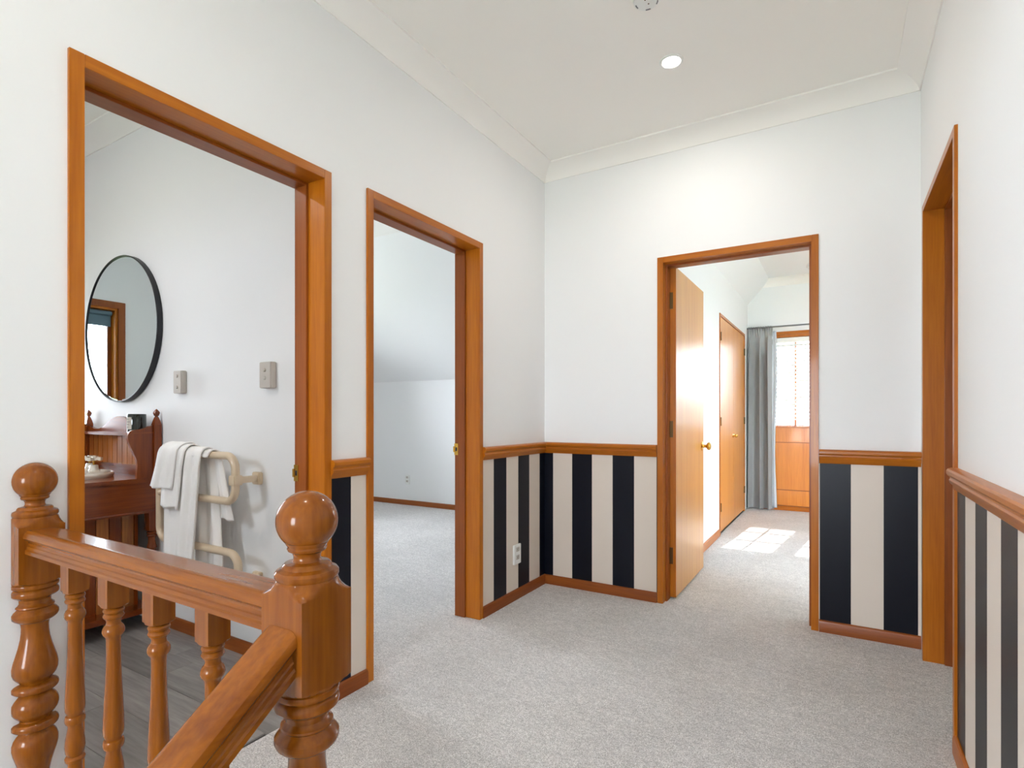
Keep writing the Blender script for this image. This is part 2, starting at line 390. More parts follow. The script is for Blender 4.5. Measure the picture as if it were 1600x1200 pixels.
# dado rails and skirtings
dad = [(0, .938), (.018, .938), (.027, .935), (.031, .929), (.031, .918), (.027, .912), (.021, .909), (.021, .903), (.024, .898), (.022, .889), (.015, .881), (.012, .872), (.008, .866), (0, .866)]
skb = [(0, 0), (.015, 0), (.015, .048), (.012, .056), (.006, .060), (0, .060)]
def rail(name, prof, p0, p1, u, mats, label, cat):
    ax = 'y' if abs(p1[1] - p0[1]) > abs(p1[0] - p0[0]) else 'x'
    o = MB().prism(prof, (p0[0], p0[1], 0), (p1[0], p1[1], 0), u, (0, 0, 1)).build(name, mats[ax], smooth=True, angle=30)
    return tag(o, label, cat, kind='structure')
O1, O2 = D1[1] + .030, D2[0] - .036
n = 6
for (a, b, la) in ((O1, O2, 'short varnished dado rail between the two left doorways'), (D2[1] + .031, YB, 'varnished dado rail from the second left doorway to the hall corner')):
    rail('trim_%d' % n, dad, (XL, a), (XL, b), (1, 0, 0), FRAME, la, 'dado rail'); n += 1
rail('trim_%d' % n, dad, (XL, YB), (D3[0] - .036, YB), (0, -1, 0), FRAME, 'varnished dado rail on the end wall left of the bedroom door', 'dado rail'); n += 1
rail('trim_%d' % n, dad, (D3[1] + .036, YB), (XR, YB), (0, -1, 0), FRAME, 'varnished dado rail on the end wall right of the bedroom door', 'dado rail'); n += 1
rail('trim_%d' % n, dad, (XR, 0.3), (XR, D4[0] - .03), (-1, 0, 0), FRAME, 'varnished dado rail running along the right wall towards the camera', 'dado rail'); n += 1
rail('baseboard_left', skb, (XL, O1), (XL, O2), (1, 0, 0), SKIRT, 'dark timber skirting between the two left doorways', 'skirting')
rail('baseboard_corner', skb, (XL, D2[1] + .031), (XL, YB), (1, 0, 0), SKIRT, 'timber skirting from the second doorway to the corner', 'skirting')
rail('baseboard_back', skb, (XL, YB), (D3[0] - .036, YB), (0, -1, 0), SKIRT, 'timber skirting under the striped end wall left of the door', 'skirting')
rail('baseboard_back_right', skb, (D3[1] + .036, YB), (XR, YB), (0, -1, 0), SKIRT, 'timber skirting under the striped end wall right of the door', 'skirting')
rail('baseboard_right', skb, (XR, 0.5), (XR, D4[0] - .03), (-1, 0, 0), FRAME, 'timber skirting along the right hall wall', 'skirting')
rail('baseboard_bathroom', skb, (-3.1, YW), (XL - T, YW), (0, -1, 0), SKIRT, 'dark skirting along the bathroom wall under the towel rail', 'skirting')
rail('baseboard_bedroom', skb, (-5.98, 5.23), (XL - T, 5.23), (0, -1, 0), SKIRT, 'dark skirting along the knee wall of the left bedroom', 'skirting')
rail('baseboard_rear_bedroom', skb, (X3, YB + T), (X3, WY0 - .03), (1, 0, 0), FRAME, 'pale timber skirting beside the wardrobe', 'skirting')

# striped paper below the dado rail: thin sheets on the walls
def paper(x0, x1, y0, y1, mat, parent):
    return MB().box(x0, x1, y0, y1, .05, .87).build('wallpaper', mat, parent)
paper(XL, XL + .0015, O1, O2, PSTR_M, wl); paper(XL, XL + .0015, D2[1] + .02, YB, PSTR_L, wl)
paper(XL, D3[0] - .02, YB - .0015, YB, PSTR_X, wb); paper(D3[1] + .02, XR, YB - .0015, YB, PSTR_XR, wb)
paper(XR - .0015, XR, 0.3, D4[0] - .02, PSTR_R, wr)

# ------------------------------------------------------------------ door frames
def door_frame(name, axis, c, a0, a1, zh, d, depth, label, stop_at=0.075, fr=.034, both=True, proud=.010):
    """opening a0..a1 along axis at wall face c; d=+1/-1 the direction into the wall away from the hall"""
    r = root(name, label, 'door frame', kind='structure')
    def bx(lo, hi, s0, s1, z0, z1, nm, mt, bev=.0012):
        A, B = c + d * s0, c + d * s1
        mm = MB()
        if axis == 'y': mm.box(A, B, lo, hi, z0, z1)
        else: mm.box(lo, hi, A, B, z0, z1)
        return mm.build(nm, mt, r, bevel=bev)
    W = fr; other = 'y' if axis == 'y' else 'x'
    bx(a0 - W, a0, -proud, depth, 0, zh + W, 'jamb', FRAME['z'])
    bx(a1, a1 + W, -proud, depth, 0, zh + W, 'jamb', FRAME['z'])
    bx(a0, a1, -proud, depth, zh, zh + W, 'head_jamb', FRAME[other])
    st = .011
    bx(a0, a0 + st, stop_at, depth - .0, 0, zh, 'door_stop', SKIRT['z'])
    bx(a1 - st, a1, stop_at, depth - .0, 0, zh, 'door_stop', SKIRT['z'])
    bx(a0 + st, a1 - st, stop_at, depth - .0, zh - st, zh, 'door_stop', SKIRT[other])
    return r
f1 = door_frame('door_1', 'y', XL, D1[0], D1[1], D1[2], -1, T + .035, 'tall varnished pine door frame leading to the bathroom', stop_at=.082)
f2 = door_frame('door_2', 'y', XL, D2[0], D2[1], D2[2], -1, T + .035, 'varnished pine door frame leading to the empty left bedroom', stop_at=.082)
f3 = door_frame('door_3', 'x', YB, D3[0], D3[1], D3[2], 1, T, 'varnished pine door frame in the end wall with its door standing open', stop_at=.045)
f4 = door_frame('door_4', 'y', XR, D4[0], D4[1], D4[2], 1, .125, 'deep varnished door frame in the right wall beside the camera', stop_at=.068, fr=.030)
for (fr_, y, z) in ((f1, D1[1] - .011, .885), (f2, D2[1] - .011, .925)):
    q = MB(); xx = XL - .142
    q.box(xx - .010, xx + .016, y - .0025, y + .001, z - .032, z + .032); q.box(xx - .016, xx - .004, y - .005, y, z - .016, z + .016)
    pl = q.build('strike_plate', BRASS, fr_, bevel=.0005); pl['label'] = 'brass strike plate'
    MB().box(xx - .001, xx + .008, y - .0032, y - .002, z - .010, z + .010).build('strike_hole', BLACK, pl)

# open door leaf of the rear bedroom
LY0 = 3.352
leaf_bm = MB().box(-.885, -.850, LY0, LY0 + .775, .012, 2.012)
lf = leaf_bm.build('door_leaf', LEAF, f3, bevel=.0015)
lf['label'] = 'pale flush door leaf standing open'
MB().box(-.8852, -.850, LY0 - .0012, LY0 + .0005, .012, 2.012).build('hinge_edge', FRAME['z'], lf)
for z in (.262, 1.03, 1.81):
    q = MB(); q.tube([(-.890, LY0 - .006, z - .05), (-.890, LY0 - .006, z + .05)], .006, 10)
    q.box(-.905, -.889, LY0 - .004, LY0 - .002, z - .05, z + .05); q.box(-.889, -.868, LY0 - .004, LY0 - .0012, z - .05, z + .05)
    h_ = q.build('hinge', BRONZE, lf); h_['label'] = 'aged brass butt hinge'
def knob_prof(s=1.0):
    return [(0, .033 * s), (.003 * s, .033 * s), (.006 * s, .026 * s), (.009 * s, .013 * s), (.024 * s, .010 * s), (.034 * s, .013 * s), (.038 * s, .022 * s), (.046 * s, .028 * s), (.054 * s, .027 * s), (.060 * s, .020 * s), (.063 * s, .008 * s)]
kb = MB().lathe(knob_prof(), (-.850, LY0 + .72, .895), 'x', 24).build('door_knob', BRASS, lf, smooth=True, angle=60); kb['label'] = 'round brass door knob'
kb = MB().lathe([(-h, r) for h, r in knob_prof()], (-.885, LY0 + .72, .895), 'x', 24).build('door_knob', BRASS, lf, smooth=True, angle=60); kb['label'] = 'round brass door knob'

# ------------------------------------------------------------------ built-in wardrobe
wd = root('built_in_wardrobe', 'two door built-in wardrobe with brass knobs in the rear bedroom wall', 'wardrobe')
q = MB(); e = .026
q.box(X3 - .06, X3 + .008, WY0 - .0, WY0 + e, 0, WZ); q.box(X3 - .06, X3 + .008, WY1 - e, WY1, 0, WZ); q.box(X3 - .06, X3 + .008, WY0 + e, WY1 - e, WZ - e, WZ)
q.build('frame', FRAME['z'], wd, bevel=.001)
ym = (WY0 + WY1) / 2
for (ya, yb, yk, hy) in ((WY0 + e + .002, ym - .0015, ym - .035, WY0 + e + .008), (ym + .0015, WY1 - e - .002, ym + .035, WY1 - e - .008)):
    dr = MB().box(X3 - .018, X3 + .002, ya, yb, .02, WZ - e - .003).build('door', WARD, wd, bevel=.0012)
    kk = MB().lathe(knob_prof(.62), (X3 + .002, yk, .905), 'x', 20).build('knob', BRASS, dr, smooth=True, angle=60); kk['label'] = 'small brass knob'
    for z in (.255, 1.06, 1.86):
        hh = MB().tube([(X3 + .010, hy, z - .04), (X3 + .010, hy, z + .04)], .005, 8).box(X3 + .002, X3 + .006, hy - .016, hy + .016, z - .04, z + .04).build('hinge', BRONZE, dr); hh['label'] = 'aged brass hinge'

# ------------------------------------------------------------------ rear bedroom windows (glass at y = 7.30)
def rear_window(name, xc, label):
    r = root(name, label, 'window', kind='structure')
    x0, x1, z0, z1 = xc - .285, xc + .285, .955, 2.075
    yf0, yf1 = Y3 + .002, Y3 + .115
    q = MB(); e = .030
    q.box(x0, x0 + e, yf0, yf1, z0, z1); q.box(x1 - e, x1, yf0, yf1, z0, z1); q.box(x0 + e, x1 - e, yf0, yf1, z1 - e, z1); q.box(x0 + e, x1 - e, yf0, yf1, z0, z0 + e)
    q.build('window_frame', FRAME['z'], r, bevel=.001)
    q = MB(); g0, g1 = x0 + e, x1 - e; s = .036
    q.box(g0, g0 + s, 7.285, 7.318, z0 + e, z1 - e); q.box(g1 - s, g1, 7.285, 7.318, z0 + e, z1 - e)
    q.box(g0 + s, g1 - s, 7.285, 7.318, z0 + e, z0 + e + .016); q.box(g0 + s, g1 - s, 7.285, 7.318, z1 - e - s, z1 - e)
    q.build('sash', FRAME['z'], r, bevel=.001)
    gx0, gx1, gz0, gz1 = g0 + s, g1 - s, z0 + e + .016, z1 - e - s
    q = MB().box(xc - .011, xc + .011, 7.288, 7.315, gz0, gz1)
    for k in (1, 2):
        zz = gz0 + (gz1 - gz0) * k / 3; q.box(gx0, xc - .009, 7.288, 7.315, zz - .008, zz + .008); q.box(xc + .009, gx1, 7.288, 7.315, zz - .008, zz + .008)
    q.build('muntin', FRAME['z'], r)
    for i in range(2):
        for k in range(3):
            xa, xb = ((gx0, xc - .009), (xc + .009, gx1))[i]
            za = gz0 + (gz1 - gz0) * k / 3 + (.009 if k else 0); zb = gz0 + (gz1 - gz0) * (k + 1) / 3 - (.009 if k < 2 else 0)
            MB().box(xa, xb, 7.299, 7.303, za, zb).build('pane', GLASS, r)
    return r
rear_window('window_1', -.4525, 'timber small paned window beside the grey curtain, its blind lowered')
rear_window('window_2', .1525, 'second timber small paned window of the rear bedroom, hidden by the door frame')
# architrave and panelling below
wp = root('trim_12', 'varnished timber panelling and casing under and around the rear bedroom windows', 'panelling', kind='structure')
AX0, AX1 = -.79, .49
MB().box(AX0, AX1, Y3 - .014, Y3, 2.075, 2.113).build('head_casing', FRAME['x'], wp, bevel=.002)
MB().box(AX0, -.74, Y3 - .014, Y3, .0, 2.075).build('side_casing', FRAME['z'], wp, bevel=.002)
MB().box(.44, AX1, Y3 - .014, Y3, .0, 2.075).build('side_casing', FRAME['z'], wp, bevel=.002)
MB().box(-.165, -.135, Y3 - .012, Y3, .99, 2.075).build('mullion', FRAME['z'], wp, bevel=.002)
MB().box(-.74, .44, Y3 - .045, Y3 + .03, .975, .992).build('window_sill', FRAME['x'], wp, bevel=.003)
MB().box(-.74, .44, Y3 - .005, Y3, .02, .98).build('backing_board', SKIRT['x'], wp)
MB().box(-.74, .44, Y3 - .018, Y3, .805, .975).build('apron_board', PANEL, wp, bevel=.003)
MB().box(-.74, -.16, Y3 - .010, Y3, .245, .798).build('panel', PANEL, wp, bevel=.003)
MB().box(-.14, .44, Y3 - .010, Y3, .245, .798).build('panel', PANEL, wp, bevel=.003)
MB().box(-.16, -.14, Y3 - .018, Y3, .245, .805).build('stile', PANEL, wp, bevel=.002)
MB().box(-.74, .44, Y3 - .018, Y3, .060, .238).build('bottom_board', PANEL, wp, bevel=.003)
MB().box(-.74, .44, Y3 - .026, Y3, .0, .054).build('plinth', FRAME['x'], wp, bevel=.003)

def blind(xc, label):
    r = root('venetian_blind', label, 'blind', 'venetian blinds in the rear bedroom')
    x0, x1 = xc - .250, xc + .250
    MB().box(x0, x1, 7.232, 7.275, 1.985, 2.040).build('headrail', BLINDM, r, bevel=.002)
    d = Vector((0, 1, .824)).normalized(); nn = Vector((0, -.824, 1)).normalized()
    n_ = 19
    for i in range(n_):
        z = 1.115 + i * .0465; c = Vector((0, 7.253, z))
        MB().prism([(-.022, -.0012), (-.008, .0006), (.008, .0006), (.022, -.0012), (.022, .0002), (.008, .002), (-.008, .002), (-.022, .0002)],
                   (x0, c.y, c.z), (x1, c.y, c.z), d, nn).build('slat', BLINDM, r)
    MB().box(x0, x1, 7.240, 7.266, 1.066, 1.082).build('bottom_rail', BLINDM, r, bevel=.002)
    for xx in (xc - .17, xc, xc + .17):
        MB().tube([(xx, 7.2335, 1.08), (xx, 7.2335, 1.99)], .0014, 6).build('ladder_cord', BLINDM, r)
    return r
blind(-.4525, 'white venetian blind with tilted slats beside the grey curtain')
blind(.1525, 'white venetian blind with tilted slats in the second, hidden rear bedroom window')

# curtain, rod
rd = root('curtain_rod', 'thin metal curtain rod above the rear bedroom window', 'curtain rod')
MB().tube([(X3 + .005, 7.11, 2.163), (.62, 7.11, 2.163)], .009, 10).build('rod', plain('pewter', (120, 122, 124), 0.35, 1.0), rd, smooth=True)
for xx in (-.93, .58):
    MB().box(xx - .006, xx + .006, 7.11, Y3, 2.155, 2.171).build('bracket', BRONZE, rd)
def curtain():
    r = root('curtain', 'grey pinch pleated curtain hanging at the left of the rear window', 'curtain')
    NU, NV = 90, 26; z0, z1 = .012, 2.178
    x0, x1 = -.955, -.675
    def P(u, v, off=0):
        z = z1 + (z0 - z1) * v
        hd = max(0, 1 - v / .06)             # gathered header tape
        amp = 0.010 + .046 * min(1, max(0, (v - .055) / .12))
        ph = u * 2 * PI * 2.7 + .5 * math.sin(u * 9) + .35 * v * math.sin(u * 5 + 1.3)
        y = 7.125 - amp * math.sin(ph) - .016 * math.sin(u * 2 * PI * 10) * hd - .008 * math.sin(ph * 2.1 + v * 3) * v
        pinch = .024 * math.exp(-((v - .062) / .010) ** 2)
        x = x0 + (x1 - x0) * u + .010 * math.cos(ph) * min(1, v * 6) + .03 * (v - .5) * (u - .5)
        return (x, y + off + pinch, z)
    q = MB(); vs = []; fs = []
    for s_ in (0, .003):
        for j in range(NV * 3 + 1):
            for i in range(NU + 1): vs.append(P(i / NU, j / (NV * 3), s_))
    K = (NU + 1) * (NV * 3 + 1)
    for j in range(NV * 3):
        for i in range(NU):
            a = j * (NU + 1) + i; fs.append((a, a + 1, a + NU + 2, a + NU + 1)); fs.append((K + a, K + a + NU + 1, K + a + NU + 2, K + a + 1))
    for j in range(NV * 3):
        for i in (0, NU):
            a = j * (NU + 1) + i; fs.append((a, a + NU + 1, K + a + NU + 1, K + a))
    q.add(vs, fs); q.build('drape', CURT, r, smooth=True, angle=80)
    q = MB(); vs = []; fs = []
    for j in range(31):
        for i in range(9):
            v = j / 30; u = i / 8; vs.append((-.690 + .045 * u + .012 * math.sin(v * 7) * u, 7.150 + .010 * math.sin(u * 6 + v), z1 - .06 + (z0 - z1 + .08) * v))
    for j in range(30):
        for i in range(8):
            a = j * 9 + i; fs.append((a, a + 1, a + 10, a + 9))
    q.add(vs, fs); l = q.build('lining', LINING, r, smooth=True, angle=80); l['label'] = 'pale lining edge'
    so_ = l.modifiers.new('thick', 'SOLIDIFY'); so_.thickness = .002
curtain()
cl = root('ceiling_light', 'white glass dome light on the rear bedroom ceiling', 'light')
MB().lathe([(2.745, .165), (2.725, .17), (2.715, .165)], (-.14, 6.75, 0), 'z', 32).build('base', WHITEP, cl, smooth=True)
MB().lathe([(2.716, .155), (2.69, .145), (2.665, .11), (2.648, .06), (2.643, .015)], (-.14, 6.75, 0), 'z', 32).build('shade', WHITEP, cl, smooth=True, angle=70)

# other windows (bathroom, left bedroom, stair, rear bedroom side): timber frame, sash and glass
def window_box(name, axis, lo, hi, z0, z1, c0, c1, face, label, mats=SKIRT, bars=1, w_=.055, s_=.04):
    """opening lo..hi along axis through the wall c0..c1; face = room side coordinate"""
    r = root(name, label, 'window', kind='structure')
    def bx(a, b, c, d, e_, f_, q):
        return q.box(c, d, a, b, e_, f_) if axis == 'y' else q.box(a, b, c, d, e_, f_)
    sgn = 1 if face > (c0 + c1) / 2 else -1
    q = MB(); p0, p1 = (face, face + sgn * .014)
    bx(lo - w_, lo + .004, p0, p1, z0 - w_, z1 + w_, q); bx(hi - .004, hi + w_, p0, p1, z0 - w_, z1 + w_, q)
    bx(lo, hi, p0, p1, z1 - .004, z1 + w_, q); bx(lo, hi, p0, p1, z0 - w_, z0 + .004, q)
    q.build('architrave', mats['z'], r, bevel=.002)
    q = MB(); e_ = .02
    bx(lo, lo + e_, c0, c1, z0, z1, q); bx(hi - e_, hi, c0, c1, z0, z1, q); bx(lo + e_, hi - e_, c0, c1, z0, z0 + e_, q); bx(lo + e_, hi - e_, c0, c1, z1 - e_, z1, q)
    q.build('reveal', FRAME['z'], r)
    q = MB(); m_ = (c0 + c1) / 2 - sgn * .02; a, b = lo + e_, hi - e_
    bx(a, a + s_, m_ - .018, m_ + .018, z0 + e_, z1 - e_, q); bx(b - s_, b, m_ - .018, m_ + .018, z0 + e_, z1 - e_, q)
    bx(a + s_, b - s_, m_ - .018, m_ + .018, z0 + e_, z0 + e_ + s_, q); bx(a + s_, b - s_, m_ - .018, m_ + .018, z1 - e_ - s_, z1 - e_, q)
    for k in range(bars):
        t = a + (b - a) * (k + 1) / (bars + 1)
        if bars: bx(t - .02, t + .02, m_ - .018, m_ + .018, z0 + e_ + s_, z1 - e_ - s_, q)
    q.build('sash', mats['z'], r)
    q = MB(); bx(a + s_, b - s_, m_ - .002, m_ + .002, z0 + e_ + s_, z1 - e_ - s_, q); q.build('pane', GLASS, r)
    return r
window_box('window_3', 'y', .985, 1.45, .84, 1.945, -4.92, -4.80, -4.80, 'narrow timber bathroom window seen reflected in the mirror', bars=0, w_=.045, s_=.028)
window_box('added_window_4', 'x', -3.3, -2.7, 1.5, 2.05, -1.0, -.88, -.88, 'unseen timber window added opposite the mirror to light the bathroom')  # window added out of view to let more light onto the mirror wall
window_box('window_5', 'y', 2.5, 3.9, .95, 2.15, -6.1, -5.98, -5.98, 'timber window of the left bedroom', bars=2)
window_box('window_6', 'x', -1.25, -.15, .3, 2.05, YF - T, YF, YF, 'tall timber stair window', bars=1)
rb = root('roller_blind', 'rolled up blue grey blind at the top of the narrow bathroom window', 'blind')
MB().tube([(-4.83, 1.02, 1.90), (-4.83, 1.425, 1.90)], .018, 14).build('roll', plain('blue_grey_blind', (92, 116, 128), 0.7), rb, smooth=True)
MB().box(-4.838, -4.835, 1.022, 1.422, 1.80, 1.90).build('fabric', plain('blue_grey_fabric', (92, 116, 128), 0.8), rb)

# ------------------------------------------------------------------ stair balustrade
def sphere_prof(zc, r, z_end, n=14):
    out = []
    for i in range(n + 1):
        a = PI * i / n; z = zc + r * math.cos(a)
        if z < z_end: break
        out.append((z, max(.0005, r * math.sin(a))))
    out.append((z_end, math.sqrt(max(0, r * r - (zc - z_end) ** 2)))); return out
ball = sphere_prof(.950, .0445, .9175, 22)
neck = [(.917, .0300), (.914, .0315), (.910, .0310), (.907, .0285), (.905, .0275), (.902, .0285), (.899, .0270), (.897, .0215), (.893, .0195), (.888, .0195), (.884, .0215),
        (.882, .0260), (.879, .0320), (.875, .0350), (.871, .0360), (.869, .0385), (.865, .0435), (.860, .0460), (.855, .0460), (.851, .0435), (.8485, .0405)]
cove_ = [(.866, .0418), (.862, .0450), (.857, .0468), (.852, .0500), (.848, .0550), (.8455, .0610), (.8445, .0680), (.844, .0760)]
fix = lambda l, D: [(1.106 - (1.106 - z) * (1 - r / D), r) for z, r in l]     # heights were read off the near side of each turning
neck = fix(neck, .818) + cove_
blk = [(.714, .0760), (.711, .0600), (.708, .0520), (.7055, .0450), (.704, .0445)]
turn = [(.7035, .0440), (.702, .0462), (.698, .0470), (.694, .0458), (.6915, .0430), (.690, .0415), (.6885, .0435), (.685, .0462), (.680, .0470), (.675, .0458), (.671, .0415), (.668, .0350),
        (.664, .0312), (.656, .0310), (.652, .0335), (.649, .0375), (.646, .0380), (.643, .0352), (.641, .0365), (.637, .0415), (.631, .0460), (.625, .0465), (.619, .0440), (.614, .0390), (.611, .0345), (.609, .0300),
        (.604, .0278), (.596, .0268), (.584, .0272), (.568, .0290), (.550, .0328), (.532, .0378), (.516, .0425), (.502, .0450), (.490, .0448), (.479, .0415), (.471, .0360), (.465, .0300),
        (.463, .0295), (.462, .0350), (.459, .0415), (.455, .0452), (.450, .0462), (.445, .0450), (.441, .0410), (.439, .0300),
        (.436, .0300), (.431, .0340), (.424, .0400), (.416, .0445), (.409, .0460), (.405, .0462)]
low = [(2 * turn[-1][0] - z, r) for z, r in (blk + turn)][::-1][1:]
newel_prof = neck + blk + turn + low + [(0.0, .0760)]
# (the lower block must reach the floor)
def newel(parent, x, y, z=0.0, half_round=False, ext=0.0):
    arc = (-PI / 2, PI / 2) if half_round else (0, 2 * PI)
    n_ = 32 if half_round else 64
    q = MB().lathe([(h + z, r) for h, r in newel_prof] + ([(z - ext, .076)] if ext else []), (x, y, 0), 'z', n_, half=.045, arc=arc)
    p = q.build('newel_post', BAL['z'], parent, smooth=True, angle=32, loc=(x, y, z))
    b_ = MB().lathe([(h, r) for h, r in ball], (0, 0, 0), 'z', n_, arc=arc).build('ball_finial', BAL['z'], p, smooth=True, angle=60)
    return p
bal_t = [(.700, .0150), (.698, .0175), (.694, .0190), (.690, .0178), (.688, .0150), (.686, .0175), (.682, .0190), (.678, .0175), (.676, .0145), (.670, .0125), (.664, .0135), (.660, .0170), (.655, .0192), (.648, .0200), (.642, .0180), (.638, .0145),
         (.630, .0130), (.600, .0128), (.560, .0138), (.510, .0160), (.465, .0182), (.440, .0188), (.430, .0182), (.423, .0150), (.420, .0145), (.418, .0175), (.413, .0190), (.406, .0190), (.401, .0172), (.399, .0135),
         (.392, .0132), (.380, .0150), (.362, .0180), (.346, .0190), (.334, .0175), (.327, .0140), (.325, .0170), (.321, .0190), (.315, .0180), (.312, .0135), (.300, .0130),
         (.270, .0150), (.230, .0182), (.200, .0185), (.160, .0160), (.130, .0130), (.126, .0170), (.120, .0190), (.114, .0180), (.110, .0140)]
bal_t = [(1.106 - (1.106 - z) * .970, r) for z, r in bal_t]
bal_prof = [(.790, .035), (.7220, .035), (.7180, .0290), (.7145, .0225), (.7130, .0170)] + bal_t + [(.106, .020), (.102, .027), (.098, .035), (0, .035)]
rail_prof = [(-.022, 0), (-.019, 0), (.019, 0), (.022, 0), (.029, -.002), (.034, -.006), (.0365, -.012), (.0365, -.018), (.033, -.023), (.028, -.026), (.0265, -.031), (.0280, -.036), (.0300, -.038), (.0305, -.044), (.0335, -.047), (.0335, -.055),
             (-.0335, -.055), (-.0335, -.047), (-.0305, -.044), (-.0300, -.038), (-.0280, -.036), (-.0265, -.031), (-.028, -.026), (-.033, -.023), (-.0365, -.018), (-.0365, -.012), (-.034, -.006), (-.029, -.002)]
NY = .550; NX = -.689; ZR = .838
bs = root('stair_balustrade', 'turned timber stair balustrade with ball topped newels at the head of the stairs', 'balustrade')
newel(bs, NX, NY, 0, ext=.2)
newel(bs, XL + .001, NY, 0, half_round=True)
MB().prism(rail_prof, (XL + .03, NY, ZR), (NX - .044, NY, ZR), (0, 1, 0), (0, 0, 1)).build('handrail', BAL['x'], bs, smooth=True, angle=28)
bal0 = MB().lathe(bal_prof, (0, 0, 0), 'z', 32, half=.020).build('baluster', BAL['z'], bs, smooth=True, angle=32, loc=(0, 0, 0))
bal0.location = (-1.469, NY, 0)
for x in (-1.291, -1.113, -.935):
    b_ = bal0.copy(); C.objects.link(b_); b_.location = (x, NY, 0)
# raking rail down the stairs
sl = math.atan(.716); dv = Vector((0, -math.cos(sl), -math.sin(sl))); nv = Vector((0, -math.sin(sl), math.cos(sl)))
p0 = Vector((NX, NY - .0455, .803)); L_ = 3.35
q = MB(); u_ = Vector((1, 0, 0)); pr = [(a * .97, b * .95) for a, b in rail_prof]
vs = []
for t in (0, L_):
    for a, b in pr:
        p = p0 + u_ * a + nv * b
        # slide along the rake so the upper end is plumb against the newel
        s_ = (p0.y - p.y) / dv.y if t == 0 else t
        vs.append(p + dv * s_)
n_ = len(pr); q.add(vs, [(i, (i + 1) % n_, n_ + (i + 1) % n_, n_ + i) for i in range(n_)] + [tuple(range(n_)), tuple(range(n_, 2 * n_))])
q.build('handrail', BAL['y'], bs, smooth=True, angle=28)
for k in range(18):
    y = NY - .155 - k * .1325; rz = .803 + (y - (NY - .0455)) * .716 - .062
    st = int((0.50 - y) / .265) + 1; zt = -.192 * st
    if y < -1.7: break
    hgt = rz - zt
    b_ = bal0.copy(); b_.data = bal0.data; C.objects.link(b_); b_.location = (NX, y, zt); b_.scale = (1, 1, hgt / .775)

# ------------------------------------------------------------------ bathroom: mirror, switches
mr = root('wall_mirror', 'round black framed mirror on the bathroom wall above the vanity', 'mirror')
MX, MZ, MR = -3.52, 1.605, .414
q = MB(); prof = [(YW - .002, MR - .004), (YW - .030, MR - .004), (YW - .032, MR - .001), (YW - .030, MR + .002), (YW - .002, MR + .002)]
n_ = 96; vs = []; fs = []
for h, r in prof:
    for i in range(n_):
        a = 2 * PI * i / n_; vs.append((MX + r * math.cos(a), h, MZ + r * math.sin(a)))
for j in range(len(prof)):
    for i in range(n_):
        j2 = (j + 1) % len(prof); i2 = (i + 1) % n_; fs.append((j * n_ + i, j * n_ + i2, j2 * n_ + i2, j2 * n_ + i))
q.add(vs, fs); fr_ = q.build('frame', BLACK, mr, smooth=True, angle=40)
MB().lathe([(YW - .004, MR - .004), (YW - .024, MR - .004), (YW - .0255, MR - .012)], (MX, 0, MZ), 'y', 96).build('glass', MIRR, mr)
def plate(name, label, x, z, rockers, w_=.073, h_=.116, d_=.030, mat=SWITCHP, y=YW, group=None):
    r = root(name, label, 'switch')
    MB().box(x - w_ / 2, x + w_ / 2, y - d_, y, z - h_ / 2, z + h_ / 2).build('plate', mat, r, bevel=.003)
    for dz in rockers:
        MB().lathe([(y - d_ - .005, .006), (y - d_ - .003, .008), (y - d_ + .001, .0085)], (x, 0, z + dz), 'y', 16).build('button', mat, r, smooth=True)
    return r
plate('light_switch', 'glossy two button switch on the bathroom wall beside the mirror', -2.912, 1.283, (.030, -.026))
plate('light_switch', 'matt two button switch on the bathroom wall near the door frame', -2.195, 1.292, (.022, -.014), w_=.080)

# heated towel rail
tr = root('towel_rail', 'almond enamel heated towel rail of bent tubes on the bathroom wall', 'towel rail')
RY = 1.440; R_ = .0175
def bend(x0, z0, x1, z1, c, r, a0, a1): return arc_pts((c[0], RY, c[1]), r, a0, a1, 8)
rc = .062
xl, xr, z1, z2, z3, z4 = -2.905, -2.276, .932, .730, .503, .300
ptsA = [(-2.40, RY, z1)] + [(xl + rc, RY, z1)] + arc_pts((xl + rc, RY, z1 - rc), rc, PI / 2, PI, 8)[1:] + arc_pts((xl + rc, RY, z3 + rc), rc, PI, 1.5 * PI, 8) + \
       arc_pts((xr - rc + .02, RY, z3 - rc), rc, PI / 2, 0, 8) + arc_pts((xr - rc + .02, RY, z4 + rc), rc, 0, -PI / 2, 8) + [(-2.88, RY, z4)]
MB().tube(ptsA, R_, 14).build('tube', ALMOND, tr, smooth=True, angle=60)
ptsB = [(-2.41, RY, z1)] + arc_pts((xr - rc, RY, z1 - rc), rc, PI / 2, 0, 8) + arc_pts((xr - rc, RY, z2 + rc), rc, 0, -PI / 2, 8) + [(xl + .01, RY, z2)]
MB().tube(ptsB, R_, 14).build('tube', ALMOND, tr, smooth=True, angle=60)
for z in (.826, .372):
    q = MB(); q.box(xr - .022, xr + .022 + .0, RY - .020, RY + .021, z - .022, z + .022); q.box(xr - .012, xr + .016, RY + .02, YW - .02, z - .014, z + .014)
    q.build('bracket', ALMOND, tr, bevel=.003)
    MB().box(xr - .026, xr + .028, YW - .022, YW, z - .028, z + .028).build('wall_block', ALMOND, tr, bevel=.004)

